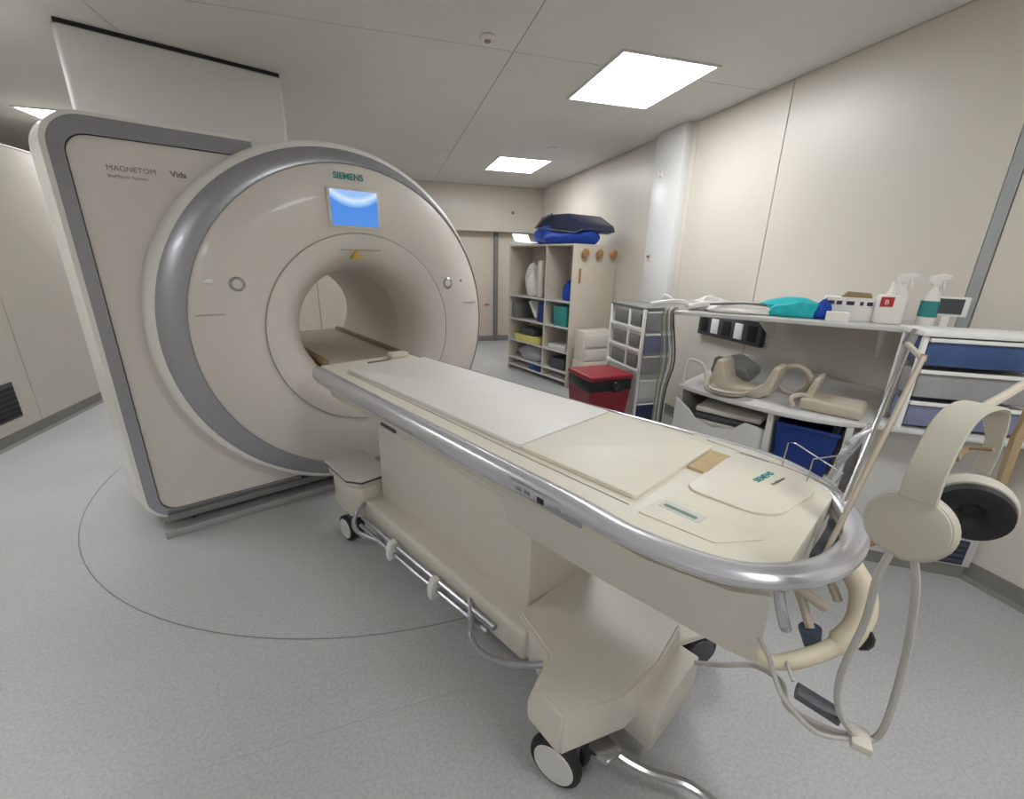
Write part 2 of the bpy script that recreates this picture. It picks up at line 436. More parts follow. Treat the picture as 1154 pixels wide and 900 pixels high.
# bottom skirt + plinth
link('plinth', box(.12, .25, .0, 1.9, 1.4, .10, .01), M_dark, S)
for (x, y) in ((.06, .2), (.14, .09), (.0, .6)): link('foot', lathe([(.022, 0), (.022, .01), (.01, .02), (.01, .12)], 12, Matrix.Translation((x, y, 0))), M_black, S)
lab(link('floor_sill', prism([(.0, -.01), (1.15, -.01), (1.15, .16), (.0, .12)], 0, .045, .004), M_foot, S), 'grey metal floor sill')
lab(link('bottom_strip', box(.03, .02, .085, 1.0, .07, .125, .006), M_grey, S), 'dark grey strip under the panel')
link('rear_shell', ring_loft([(1.135, 1.13, .98, 1.0, .9), (1.135, 1.13, .94, .97, 1.62), (1.2, 1.1, .5, .5, 1.64)]), M_white, S)
# details on the face
def yplane(x, z, y=-.1195): return Matrix.Translation((x, y, z)) @ Matrix.Rotation(math.pi / 2, 4, 'X')
bz = link('screen_bezel', box(1.045, -.128, 1.708, 1.352, -.098, 1.925, .006), M_face, S)
link('display', box(1.062, -.1300, 1.722, 1.336, -.126, 1.912), M_screen, bz)
lettering('SIEMENS', .046, M_teal, S, yplane(1.098, 1.972, -.107), .0012, label='teal capital lettering above the screen')
lettering('MAGNETOM', .032, M_ink, S, yplane(.13, 1.905, .0445), 0, label='faint grey lettering on the side panel')
lettering('Vida', .036, M_ink, S, yplane(.365, 1.905, .0445), .001)
lettering('BioMatrix System', .020, M_ink, S, yplane(.13, 1.875, .0445), 0)
for x, z in ((.545, 1.40), (1.82, 1.385)):
    d = link('dial', lathe([(.038, 0), (.038, .006), (.031, .010), (.029, .008), (.010, .008), (.008, .012)], 28, yplane(x, z, -.1085)), M_chrome, S)
    link('dial_face', lathe([(.024, .008), (.022, .0125), (.002, .013)], 20, yplane(x, z, -.1085)), M_face, d)
link('indicator', lathe([(.014, 0), (.013, .006), (.003, .007)], 16, yplane(1.93, 1.40, -.103)), M_grey, S)
# touch icon left of the dial, horizontal cover joints, laser slot, warning triangle
link('touch_icon', prism([(.39, 1.405), (.45, 1.405), (.435, 1.43), (.405, 1.43)], -.114, -.110, .001, axis='y'), M_wall2, S)
link('cover_joint', box(.335, -.112, 1.245, .62, -.106, 1.250), M_line, S)
link('cover_joint', box(1.80, -.112, 1.245, 2.06, -.098, 1.250), M_line, S)
link('laser_slot', box(1.10, -.104, 1.585, 1.35, -.09, 1.592), M_line, S)
link('warning_triangle', prism([(1.165, 1.535), (1.225, 1.535), (1.195, 1.59)], -.100, -.06, axis='y'), M_yellow, S)
b = ring_loft([(BC[0], BC[1], .583, .588, -.1165), (BC[0], BC[1], .578, .583, -.1195), (BC[0], BC[1], .575, .580, -.1165)])
link('cover_seam', b, M_line, S)

# duct box on top of the scanner
D_ = thing('duct_cover', 'white box cover rising from the scanner to the ceiling', 'duct cover', SC, TH)
link('panel', box(.02, 1.1, 2.15, 1.195, 1.6, 2.782, .03, 4), M_wall2, D_)
link('shadow_gap', box(.03, 1.11, 2.775, 1.185, 1.6, 2.80), M_black, D_)

# ---------------------------------------------------------------- patient table (local x = across, y = toward the bore)
TT = TH + math.radians(4)
TO = (-.443, 2.578, 0)
T = thing('patient_table', 'long white wheeled patient table with silver rail, docked to the scanner', 'patient table', TO, TT)
near_side = [(0, 0), (-.004, -.5), (-.006, -1.0), (-.006, -1.5), (-.004, -1.85), (-.012, -2.08), (.045, -2.29), (.187, -2.415), (.376, -2.455), (.56, -2.41), (.69, -2.30), (.765, -2.12), (.750, -1.80), (.700, -1.3), (.665, -.7), (.650, -.3), (.648, 0)]
path = [(p.x, p.y) for p in catmull([(x, y, 0) for x, y in near_side], 8)]
def inset(path, d):
    out = []
    n = len(path)
    for i, p in enumerate(path):
        a = Vector(path[max(0, i - 1)]); c = Vector(path[min(n - 1, i + 1)])
        t_ = (c - a).normalized(); nrm = Vector((-t_.y, t_.x))  # left of travel (travelling toward foot = -y): left is +x = inward
        out.append((p[0] + nrm.x * d, p[1] + nrm.y * d))
    return out
def sweep(path, profile, m, name, parent, smooth=40):
    b = bmesh.new(); rings = []
    lines = [inset(path, t_) for t_, z in profile]
    for i in range(len(path)):
        q = min(1., max(0., (-path[i][1] - 1.55) / .55)); q = q * q * (3 - 2 * q)
        rings.append([b.verts.new((lines[j][i][0], lines[j][i][1], (.950 - (.950 - profile[j][1]) * (1 - .52 * q)) )) for j in range(len(profile))])
    k = len(profile)
    for i in range(len(path) - 1):
        for j in range(k): b.faces.new((rings[i][j], rings[i][(j + 1) % k], rings[i + 1][(j + 1) % k], rings[i + 1][j]))
    b.faces.new(rings[0]); b.faces.new(rings[-1][::-1])
    return link(name, b, m, parent, smooth)
sweep(path, [(.0, .878), (-.006, .892), (-.006, .918), (.002, .936), (.014, .947), (.028, .950), (.042, .945), (.048, .935), (.048, .878)], M_rail, 'silver_rail', T)
sweep(path, [(.004, .866), (.0, .878), (.048, .878), (.05, .84), (.02, .845)], M_cream, 'rail_lip', T)
# deck
pin = inset(path, .044)
cut = -2.355
deck = [p for p in pin if p[1] > cut]
link('deck', prism([(p[0], p[1]) for p in deck], .880, .949, .003), M_deck, T)
# mattress pads: white long one, ivory one, head plate
def quad(x0a, x1a, ya, x0b, x1b, yb, r=.02):
    return rounded([(x0a, ya), (x1a, ya), (x1b, yb), (x0b, yb)], [r] * 4, 4)
pads = [('mattress_pad', quad(.11, .60, -.22, .12, .645, -1.565), M_pad, .949, .966, 'long white mattress pad'),
        ('mattress_pad', quad(.12, .645, -1.571, .13, .62, -2.0, .012), M_pad2, .949, .964, 'ivory square mattress pad')]
for nm, pl_, m_, z0, z1, lb in pads: lab(link(nm, prism(pl_, z0, z1, .004), m_, T), lb)
lab(link('worn_edge', box(.42, -2.065, .949, .60, -2.003, .958, .004), M_tan, T), 'tan worn foam edge')
hp = link('head_plate', prism(rounded([(.29, -2.055), (.60, -2.06), (.625, -2.33), (.30, -2.28)], [.04, .04, .09, .09], 8), .949, .957, .003), M_deck, T)
lettering('SIEMENS', .026, M_teal, hp, Matrix.Translation((.475, -2.19, .9575)) @ Matrix.Rotation(math.radians(-8), 4, 'Z'), .0006)
lettering('Healthineers', .014, M_ink, hp, Matrix.Translation((.49, -2.225, .9575)) @ Matrix.Rotation(math.radians(-8), 4, 'Z'), 0)
b = bmesh.new()
link('side_plate', prism(rounded([(.085, -2.03), (.215, -2.05), (.215, -2.30), (.105, -2.22)], [.01, .01, .01, .02], 4), .949, .953, .001), M_pad2, T)
ls = lab(link('label_strip', prism([(.150, -2.055), (.190, -2.057), (.190, -2.165), (.150, -2.16)], .953, .9542), M_lam2, T), 'grey strip with green print')
link('printed_bar', box(.158, -2.150, .9540, .172, -2.065, .9546), M_lbl, ls)
ls2 = link('label_strip', prism([(.655, -2.06), (.675, -2.06), (.68, -2.17), (.66, -2.17)], .949, .9502), M_lam2, T)
link('printed_bar', box(.661, -2.16, .9501, .669, -2.07, .9507), M_grey, ls2)
link('deck_groove', tube([(.69, -1.95, .9495), (.67, -2.12, .9495), (.66, -2.24, .9495), (.61, -2.36, .9495)], .002, 5, 4), M_line, T)
link('deck_groove', tube([(.095, -.25, .9495), (.095, -1.5, .9495), (.10, -2.0, .9495)], .0025, 5), M_line, T)
link('deck_groove', tube([(.640, -.25, .9495), (.668, -1.0, .9495), (.70, -1.9, .9495)], .0025, 5), M_line, T)
# gantry end fittings
link('cable_slot', box(.28, -.115, .949, .42, -.10, .957, .003), M_grey, T)
link('plug_socket', box(.44, -.10, .949, .56, -.03, .985, .012), M_cream, T)
link('plug_socket', box(.15, -.42, .949, .20, -.36, .965, .006), M_cream, T)
link('knob', lathe([(.014, 0), (.014, .012), (.008, .016)], 12, Matrix.Translation((.16, -.42, .95))), M_brown, T)
link('knob', lathe([(.014, 0), (.014, .012), (.008, .016)], 12, Matrix.Translation((.13, -.60, .95))), M_grey, T)
# rail controls
cp = link('control_panel', box(-.0085, -1.93, .888, .0, -1.66, .932, .003), M_silver, T)
for y in (-1.70, -1.735): link('button', box(-.0115, y - .012, .902, -.007, y + .012, .916, .002), M_grey, cp)
link('button', box(-.0125, -1.80, .898, -.007, -1.775, .916, .002), M_black, cp)
link('button', box(-.0115, -1.86, .902, -.007, -1.84, .916, .002), M_silver, cp)
link('rail_joint', box(-.0072, -1.455, .878, .0, -1.449, .935), M_line, T)
# under frame
link('under_beam', prism([(.075, .86), (.60, .86), (.60, .77), (.52, .72), (.14, .72), (.075, .77)], -1.66, -.02, .008, axis='y'), M_cream, T)
link('beam_ledge', box(.062, -1.60, .800, .08, -.08, .812, .003), M_cream, T)
link('vent_slot', box(.066, -.80, .775, .077, -.66, .79, .002), M_dark, T)
# hull under the foot end
hull = [(.045, -1.55), (.03, -1.9), (.028, -2.10), (.075, -2.28), (.125, -2.345), (.19, -2.25), (.52, -2.25), (.60, -2.33), (.68, -2.25), (.725, -2.10), (.70, -1.8), (.66, -1.55)]
b = bmesh.new()
lo = [(.09, -1.55), (.10, -1.9), (.12, -2.10), (.132, -2.28), (.147, -2.345), (.21, -2.25), (.50, -2.25), (.58, -2.33), (.60, -2.25), (.62, -2.10), (.61, -1.8), (.60, -1.55)]
midh = [((a_[0] * .55 + c_[0] * .45), (a_[1] * .55 + c_[1] * .45)) for a_, c_ in zip(hull, lo)]
L = [[b.verts.new((p[0], p[1], z)) for p in pl_] for pl_, z in ((lo, .668), (midh, .775), (hull, .875))]
n = len(hull)
for i in range(2):
    for k in range(n): b.faces.new((L[i][k], L[i][(k + 1) % n], L[i + 1][(k + 1) % n], L[i + 1][k]))
b.faces.new(L[0]); b.faces.new(L[-1][::-1])
link('foot_hull', b, M_cream, T, 25)
# pedestal
link('pedestal', prism([(.12, -.50), (.16, -1.60), (.56, -1.62), (.56, -.50)], .22, .73, .012), M_cream, T)
link('spine', prism([(.03, -.42), (.06, -1.68), (.62, -1.68), (.62, -.42)], .15, .285, .02, 3), M_cream, T)
# T foot plate at the foot end (sloping shoulders)
b = bmesh.new()
top = [(-.055, -1.845), (.06, -1.80), (.11, -1.60), (.50, -1.60), (.54, -1.75), (.575, -1.84), (.57, -1.95), (.50, -2.04), (.30, -2.065), (.12, -2.045), (-.065, -1.965)]
bot = [(-.075, -1.83), (.05, -1.78), (.10, -1.60), (.50, -1.60), (.54, -1.75), (.585, -1.84), (.58, -1.95), (.505, -2.05), (.30, -2.08), (.12, -2.06), (-.085, -1.975)]
L = [[b.verts.new((p[0], p[1], z)) for p in pl_] for pl_, z in ((bot, .165), (bot, .235), (top, .30))]
n = len(top)
for i in range(2):
    for k in range(n): b.faces.new((L[i][k], L[i][(k + 1) % n], L[i + 1][(k + 1) % n], L[i + 1][k]))
b.faces.new(L[0][::-1]); b.faces.new(L[-1])
bmesh.ops.recalc_face_normals(b, faces=b.faces[:])
bmesh.ops.bevel(b, geom=[e for e in b.edges if len(e.link_faces) == 2 and e.calc_face_angle(0) > .45], offset=.008, segments=2, affect='EDGES')
link('foot_plate', b, M_cream, T)
link('motor_box', box(.19, -2.125, .065, .50, -1.93, .225, .008), M_cream, T)
# gantry end wheel box
g = link('wheel_box', prism([(-.03, -.20), (-.03, -.40), (.02, -.47), (.14, -.47), (.14, -.20)], .175, .36, .012), M_cream, T)
link('box_lid', prism([(-.035, -.10), (-.035, -.40), (.02, -.48), (.20, -.48), (.20, -.10)], .40, .412, .004), M_lam2, T)
link('lid_gasket', prism([(-.03, -.11), (-.03, -.395), (.022, -.472), (.19, -.472), (.19, -.11)], .386, .400), M_dark, T)
link('box_neck', prism([(-.02, -.12), (-.02, -.39), (.025, -.46), (.18, -.46), (.18, -.12)], .34, .386), M_cream, T)
# casters
def caster(x, y, rz, parent, hub=M_lam2, k=1.):
    ct = link('caster', lathe([(.028, .13 * k), (.028, .17), (.012, .17)], 16, Matrix.Translation((x, y, 0))), M_dark, parent)
    rot = Matrix.Translation((x, y, .072 * k)) @ Matrix.Rotation(rz, 4, 'Z') @ Matrix.Scale(k, 4)
    for sx in (-.027, .027):
        mt = rot @ Matrix.Translation((sx, .02, 0)) @ Matrix.Rotation(math.pi / 2, 4, 'Y')
        link('wheel', lathe([(.050, -.014), (.064, -.015), (.070, -.010), (.072, 0), (.070, .010), (.064, .015), (.050, .014)], 28, mt), M_black, ct)
        e = -1 if sx < 0 else 1
        link('hub_cap', lathe([(.056, .0), (.054, .004), (.01, .006)] if e > 0 else [(.01, -.006), (.054, -.004), (.056, 0)], 24, rot @ Matrix.Translation((sx + e * .0145, .02, 0)) @ Matrix.Rotation(math.pi / 2, 4, 'Y')), hub, ct)
    link('fork', prism([(-.03, .0), (.04, .005), (.04, .055), (-.03, .06)], -.010, .010, .003, axis='x'), M_dark, ct).data.transform(rot)
    return ct
caster(-.02, -1.96, math.radians(14), T, k=1.2)
caster(.71, -2.05, math.radians(62), T, hub=M_dark, k=1.05)
link('wheel_arm', prism([(.45, -1.85), (.72, -2.02), (.70, -2.10), (.45, -1.99)], .155, .185, .006), M_cream, T)
caster(.0, -.36, math.radians(5), T, k=1.05)
caster(.60, -.34, math.radians(-10), T)
# chrome pipes along the base, clamps and grab loops
link('side_pipe', tube([(.0, -.50, .205), (.015, -1.0, .215), (.035, -1.55, .235)], .011, 10), M_silver, T)
link('side_pipe', tube([(-.015, -.50, .165), (.0, -1.0, .178), (.025, -1.52, .198)], .011, 10), M_silver, T)
for y, x in ((-.83, -.002), (-1.18, .010)):
    link('pipe_clamp', prism([(x - .03, .145), (x + .02, .145), (x + .02, .24), (x - .015, .24), (x - .03, .20)], y - .018, y + .018, .006, axis='y'), M_wall2, T)
link('grab_loop', tube([(.03, -.47, .27), (-.03, -.50, .25), (-.06, -.52, .20), (-.05, -.57, .165), (.0, -.72, .17)], .012, 10, 5), M_silver, T)
link('grab_loop', tube([(.05, -1.38, .24), (.0, -1.45, .22), (-.04, -1.50, .215), (-.05, -1.55, .195), (-.03, -1.63, .195), (.01, -1.72, .22), (.07, -1.80, .25)], .012, 10, 5), M_silver, T)
# foot pedal bar
link('pedal_bar', tube([(.12, -1.97, .10), (.10, -2.05, .085), (.13, -2.15, .078), (.19, -2.26, .078), (.19, -2.38, .085), (.12, -2.50, .09)], .014, 10, 5), M_chrome, T)
link('brake_pedal', prism([(.02, -1.99), (.10, -1.99), (.10, -2.08), (.03, -2.07)], .10, .125, .008), M_chrome, T)

# ---------------------------------------------------------------- loose things hanging at the foot end (in table coordinates)
def tthing(name, label, cat, group=None):
    o = thing(name, label, cat, TO, TT, group); return o
st = tthing('rod_stand', 'chrome and beige pair of tall rods standing at the foot of the table', 'stand')
def off(p, q, d): return [(p[0] + d, p[1], p[2]), (q[0] + d, q[1], q[2])]
pa, qa = (.541, -2.375, .90), (.743, -2.40, 1.397)
link('rod', tube(off(pa, qa, 0), .006, 8), M_chrome, st); link('rod', tube(off(pa, qa, .028), .006, 8), M_chrome, st)
pb, qb = (.328, -2.39, .89), (.586, -2.439, 1.355)
lab(link('rod', tube(off(pb, qb, 0), .0055, 8), M_coil, st), 'beige rod'); lab(link('rod', tube(off(pb, qb, .024), .0065, 8), M_brown, st), 'tan rod')
link('cross_bar', tube([(.74, -2.39, 1.365), (.60, -2.44, 1.345)], .007, 8), M_coil, st)
link('cross_bar', tube([(.47, -2.36, 1.14), (.62, -2.38, 1.14)], .008, 8), M_clear, st)
link('foot_block', box(.31, -2.42, .875, .60, -2.365, .905, .01), M_dark, st)
link('joint_collar', tube([(.728, -2.397, 1.36), (.738, -2.40, 1.385)], .012, 10), M_grey, st)
cl = tthing('wire_holder', 'clear plastic and thin wire holder on the far corner of the table top', 'holder')
link('wire', tube([(.655, -2.20, .952), (.668, -2.20, 1.03), (.665, -2.22, 1.035), (.66, -2.35, .985), (.655, -2.34, .952)], .0022, 6), M_chrome, cl)
link('wire', tube([(.60, -2.28, .952), (.615, -2.28, 1.02), (.63, -2.34, 1.05), (.66, -2.35, 1.05)], .0022, 6), M_chrome, cl)
b = tube([(.68, -2.33, 1.00), (.75, -2.33, 1.03), (.78, -2.36, 1.09), (.73, -2.37, 1.12), (.67, -2.36, 1.08)], .008, 8, 4, closed=True)
link('clear_loop', b, M_clear, cl)
link('clear_post', tube([(.69, -2.32, .947), (.70, -2.33, 1.01)], .009, 8), M_clear, cl)
# headset
hs = tthing('headset', 'beige headset with big round ear cups hanging at the table foot', 'headset')
cn, cf = Vector((.133, -2.505, 1.133)), Vector((.312, -2.575, 1.134))
ax = (cf - cn).normalized()
def cup(c, d, mat_out):
    # d points outward from the head
    m_ = align(d, c)
    s_ = link('ear_cup', lathe([(.048, -.026), (.058, -.022), (.062, -.010), (.061, .004), (.056, .011)], 40, m_, cap=True), M_head, hs)
    link('cup_cover', lathe([(.056, .009), (.053, .014), (.046, .016), (.005, .017)], 40, m_), mat_out, s_)
    link('ear_pad', lathe([(.012, -.028), (.024, -.040), (.042, -.044), (.053, -.040), (.056, -.026)], 36, m_, cap=True), M_black, s_)
    return s_
near_dir = Vector((-.92, .12, .22)); far_dir = Vector((.90, .12, .10))
cup(cn, near_dir, M_head); cup(cf, far_dir, M_head)
# head band: strap from near cup over the top to the far cup
pts = [cn + Vector((-.005, 0, .05)), cn + Vector((.015, .0, .11)), cn + Vector((.07, -.01, .175)), cn + Vector((.125, -.03, .195)), cn + Vector((.185, -.055, .180)), cf + Vector((.01, .0, .125)), cf + Vector((.02, 0, .06))]
Pp = catmull(pts, 6); b = bmesh.new(); rows = []
side = Vector((-.15, -1, 0)).normalized()
for i, p in enumerate(Pp):
    t_ = (Pp[min(len(Pp) - 1, i + 1)] - Pp[max(0, i - 1)]).normalized(); nrm = t_.cross(side).normalized()
    u_ = i / (len(Pp) - 1); w = .025 if u_ < .62 else .025 - .013 * min(1, (u_ - .62) / .2)
    rows.append([b.verts.new(p + side * a * w + nrm * c) for a, c in ((-1, 0), (-.9, .004), (0, .006), (.9, .004), (1, 0), (.9, -.004), (0, -.004), (-.9, -.004))])
for i in range(len(rows) - 1):
    for k in range(8): b.faces.new((rows[i][k], rows[i][(k + 1) % 8], rows[i + 1][(k + 1) % 8], rows[i + 1][k]))
b.faces.new(rows[0]); b.faces.new(rows[-1][::-1])
link('head_band', b, M_head, hs)
b = tube([cn + Vector((.06, -.02, .165)), cn + Vector((.11, -.03, .10)), cn + Vector((.16, -.04, .11)), cf + Vector((-.03, 0, .12))], .004, 6, 5)
link('inner_band', b, M_brown, hs)
link('air_tube', tube([(.108, -2.495, 1.085), (.100, -2.490, 1.03), (.105, -2.494, .935), (.097, -2.487, .805), (.101, -2.501, .72), (.127, -2.539, .657)], .0062, 8, 6), M_tread, hs)
link('air_tube', tube([(.150, -2.520, 1.085), (.152, -2.542, 1.01), (.169, -2.562, .857), (.157, -2.570, .716), (.152, -2.563, .658), (.127, -2.539, .657)], .0062, 8, 6), M_tread, hs)
link('air_tube', tube([(.15, -2.33, .745), (.10, -2.372, .745), (.075, -2.39, .735), (.058, -2.422, .706), (.081, -2.481, .657), (.127, -2.539, .657)], .0055, 8, 6), M_tread, hs)
link('tube_joint', box(.105, -2.560, .648, .155, -2.525, .668, .005, rot=Matrix.Rotation(.3, 4, 'Z')), M_cream, hs)
ib = tthing('inline_connector', 'flat dark grey connector block hanging between the grey tubes', 'connector')
link('connector_body', tube([(.108, -2.43, .700), (.121, -2.505, .687)], .02, 10, flat=(.021, .012)), M_dark, ib)
link('lead', tube([(.115, -2.42, .71), (.14, -2.40, .72), (.175, -2.40, .715)], .004, 6, 4), M_tread, ib)
# hook pole right of the headset
hp_ = tthing('hook_pole', 'brownish slim pole rising right of the headset', 'pole')
link('pole', tube([(.42, -2.43, .90), (.46, -2.53, .99), (.500, -2.62, 1.13), (.545, -2.62, 1.22), (.59, -2.63, 1.335)], [.010, .009, .010], 8), M_brown, hp_)
link('hook', tube([(.59, -2.63, 1.33), (.50, -2.60, 1.34), (.40, -2.57, 1.325), (.30, -2.54, 1.312)], .008, 8, 4), M_coil, hp_)
# padded hose loop and plugs under the foot rail
ho = tthing('padded_hose', 'thick ivory hose looping down under the foot rail', 'hose')
link('hose_tube', tube([(.376, -2.43, .885), (.345, -2.475, .84), (.295, -2.485, .79), (.24, -2.461, .747), (.161, -2.401, .713), (.141, -2.359, .70), (.171, -2.33, .715), (.20, -2.28, .74)], [.028, .028, .026, .018, .016, .015, .015], 12, 6), M_hose, ho)
link('collar', tube([(.276, -2.49, .775), (.290, -2.495, .765)], .028, 12), M_black, ho)
pg = tthing('slate_plug', 'slate blue plug hanging behind the ivory hose', 'plug')
link('plug_body', tube([(.262, -2.425, .695), (.26, -2.41, .745)], [.016, .024], 12), M_slate, pg)
link('plug_tail', tube([(.26, -2.41, .745), (.29, -2.37, .80), (.30, -2.33, .84)], .010, 8, 4), M_coil, pg)
cp2 = tthing('coiled_fittings', 'tangle of clear and beige tube fittings under the foot rail', 'fittings')
link('fitting', tube([(.235, -2.37, .73), (.225, -2.35, .79), (.24, -2.33, .84)], .013, 10, 4), M_clear, cp2)
link('fitting', tube([(.30, -2.42, .79), (.27, -2.39, .82), (.26, -2.34, .84)], .012, 10, 4), M_coil, cp2)
link('fitting', tube([(.33, -2.44, .80), (.36, -2.41, .83), (.40, -2.38, .845)], .010, 10, 4), M_coil, cp2)
link('fitting', tube([(.19, -2.30, .715), (.17, -2.29, .78), (.18, -2.27, .84)], .012, 10, 4), M_brown, cp2)
fc = tthing('floor_cable', 'grey cable running from the table base up to the hanging tubes', 'cable')
link('sheath', tube([(.49, -2.08, .17), (.46, -2.14, .24), (.40, -2.22, .35), (.414, -2.30, .407), (.334, -2.379, .484), (.168, -2.420, .588), (.14, -2.49, .62), (.127, -2.535, .655)], .008, 8, 6), M_tread, fc)

# ---------------------------------------------------------------- bookcase at the far right
BA = math.radians(20)
BK = thing('bookcase', 'beige open bookcase with wooden knobs on its end panel', 'bookcase', (2.12, 4.88, 0), BA)
# local: y runs away along the front (front faces -x), x = depth
W, Dp, Hh = 1.3, .75, 1.75
link('end_panel', box(0, 0, 0, Dp, .02, Hh, .002), M_lam, BK)
link('end_panel', box(0, W - .02, 0, Dp, W, Hh, .002), M_lam, BK)
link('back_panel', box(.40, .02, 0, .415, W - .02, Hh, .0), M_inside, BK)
link('divider', box(.005, .49, .05, .40, .51, Hh - .02), M_lam, BK)
zs = [.06, .17, .43, .74, 1.06, Hh - .02]
for z in zs: link('shelf', box(.003, .02, z, .40, W - .02, z + .02, .001), M_lam2 if z < 1.7 else M_lam, BK)
for x in (.15, .39, .64):
    k_ = link('coat_knob', lathe([(.02, 0), (.018, .02), (.046, .03), (.056, .048), (.046, .064), (.005, .07)], 20, align((0, -1, 0), (x, 0, 1.645))), M_wood, BK)
lab(link('key_tag', box(.10, -.015, 1.30, .13, 0, 1.47, .006), M_wood, BK), 'long brown wooden tag')
def bk(name, bm, m, label, cat, group=None):
    o = link(name, bm, m); o.location = (2.12, 4.88, 0); o.rotation_euler = (0, 0, BA); tag(o, label, cat, group); return o
bk('folded_bag', blob(.18, .88, 1.085, .13, .20, .22, .25, 3), M_paper, 'crumpled white bag on the top shelf of the bookcase', 'bag')
bk('blue_pouch', blob(.14, .16, 1.085, .09, .11, .15, .2, 5), M_blue, 'small blue pouch on the right of the top shelf', 'pouch')
bk('ring_binder', box(.03, .54, .765, .32, .66, 1.02, .006, rot=Matrix.Rotation(.1, 4, 'X')), M_bin, 'dark blue ring binder leaning on the second shelf', 'binder')
bk('paper_folder', box(.04, .78, .79, .30, .81, 1.04, .003, rot=Matrix.Rotation(-.6, 4, 'X')), M_paper, 'white paper folder leaning beside the dark blue binder', 'folder')
bk('teal_box', box(.03, .10, .76, .30, .34, 1.01, .004), M_teal, 'teal carton on the second shelf beside the divider', 'box')
bk('yellow_folders', box(.01, .62, .45, .32, 1.15, .54, .01), M_yel, 'yellow folder pile on the third shelf', 'folders')
bk('grey_case', box(.05, .75, .54, .3, 1.1, .64, .02), M_dark, 'dark flat case on the yellow folders', 'case')
bk('pale_wipes_pack', box(.02, .08, .45, .3, .42, .52, .015), M_lam2, 'pale flat pack on the third shelf, right side', 'pack')
bk('white_pack', box(.02, .62, 1.085, .28, .70, 1.55, .02), M_wall, 'tall cream pack beside the divider on the top shelf', 'pack')
bk('clear_bag', blob(.15, .85, .19, .12, .3, .12, .25, 8), M_drawc, 'grey plastic bag on the fourth shelf, left side', 'bag')
bk('grey_files', box(.03, 1.12, .765, .3, 1.25, .98, .004), M_grey, 'grey file box at the far end of the second shelf', 'file box')
bk('dark_box', box(.04, .1, .19, .3, .38, .34, .01), M_dark, 'dark grey box on the fourth shelf, right side', 'box')
bk('blue_carton', box(.02, .56, .08, .3, .8, .165, .005), M_bin, 'blue carton on the lowest bookcase shelf', 'carton')
bk('white_tray', prism([(1.28, 1.75), (1.28, 1.90), (1.20, 1.80), (.98, 1.78), (.98, 1.75)], .02, .3, .004, axis='x'), M_paper, 'white tray on the far end of the bookcase top', 'tray')
bg = thing('blue_bag', 'bright blue crumpled bag on top of the bookcase', 'bag', (2.12, 4.88, 0), BA)
link('cloth', blob(.30, .46, 1.748, .30, .50, .15, .16, 11, sub=4), M_blue, bg)
mt = thing('navy_mat', 'navy folded mat lying on the blue bag', 'mat', (2.12, 4.88, 0), BA)
link('mat_body', prism([(-.06, 1.90), (.05, 1.875), (.80, 1.96), (.66, 2.06), (.50, 2.10), (.20, 2.09), (-.02, 1.97)], .06, .62, .012, axis='x'), M_navy, mt)
link('edge_piping', tube([(.055, -.06, 1.90), (.05, .05, 1.872), (.05, .80, 1.955), (.05, .66, 2.065), (.05, .48, 2.105)], .009, 6), M_dark, mt)

# cartons in front of the bookcase end
o = link('carton', box(-.22, -.15, 0, .22, .12, .42, .006), M_lam); o.location = (2.35, 4.62, 0); o.rotation_euler = (0, 0, .1); tag(o, 'lower cream carton standing against the bookcase end', 'carton')
t = thing('letter_tray', 'cream two-slot tray on the lower cream carton', 'tray', (2.35, 4.62, .42), .1)
link('tray_body', box(-.21, -.10, 0, .21, .11, .36, .006), M_wall, t)
link('tray_front', box(-.20, -.12, .02, .20, -.10, .15, .003), M_wall, t); link('tray_front', box(-.20, -.12, .18, .20, -.10, .32, .003), M_wall, t)

# red bin
t = thing('clinical_waste_bin', 'red waste bin with hinged lid and black bag', 'waste bin', (1.75, 3.30, 0), math.radians(6))
b = bmesh.new()
L = [[b.verts.new((sx * w_, sy * w2, z)) for sx, sy in ((-1, -1), (1, -1), (1, 1), (-1, 1))] for w_, w2, z in ((.16, .15, 0), (.205, .19, .56))]
for k in range(4): b.faces.new((L[0][k], L[0][(k + 1) % 4], L[1][(k + 1) % 4], L[1][k]))
b.faces.new(L[0]); b.faces.new(L[1][::-1])
link('bin_body', b, M_red, t)
link('bin_lid', prism([(-.22, -.205), (.22, -.205), (.22, .19), (-.22, .19)], .60, .645, .02, 3), M_red, t)
link('black_bag', box(-.21, -.197, .50, .21, .19, .605, .02), M_bag, t)
link('bag_knot', blob(.06, -.20, .50, .06, .03, .05, .3, 4), M_bag, t)

# drawer tower
TW = thing('drawer_tower', 'white tower trolley with label windows and lilac drawers', 'drawer tower', (2.10, 3.24, 0))
link('carcass', box(.012, .02, .12, .30, .56, 1.165, .004), M_lam2, TW)
link('top_tray', box(-.01, -.01, 1.165, .32, .59, 1.19, .006), M_grey, TW)
for x, y in ((0, 0), (.30, 0), (0, .57), (.30, .57)): link('corner_post', box(x - .012, y - .012, .03, x + .014, y + .014, 1.175, .004), M_frame, TW)
for i, z in enumerate((1.02, .83, .65)):
    for (y0, y1) in ((.05, .20), (.26, .50)):
        f = link('label_window', box(-.006, y0, z, .014, y1, z + .11, .002), M_grey, TW)
for z in (.98, .79, .61): link('window_bar', box(-.012, .02, z, .012, .56, z + .03, .003), M_frame, TW)
link('window_bar', box(-.010, .215, .6, .012, .245, 1.16, .003), M_frame, TW)
for z, m_ in ((.985, M_drawc), (.795, M_draw), (.60, M_drawc), (.38, M_lam2), (.16, M_navy)):
    d = link('drawer', box(.02, -.012, z, .29, .02, z + .165, .006), m_, TW)
    link('drawer_lip', box(.02, -.022, z + .155, .29, -.010, z + .17, .003), M_frame, d)
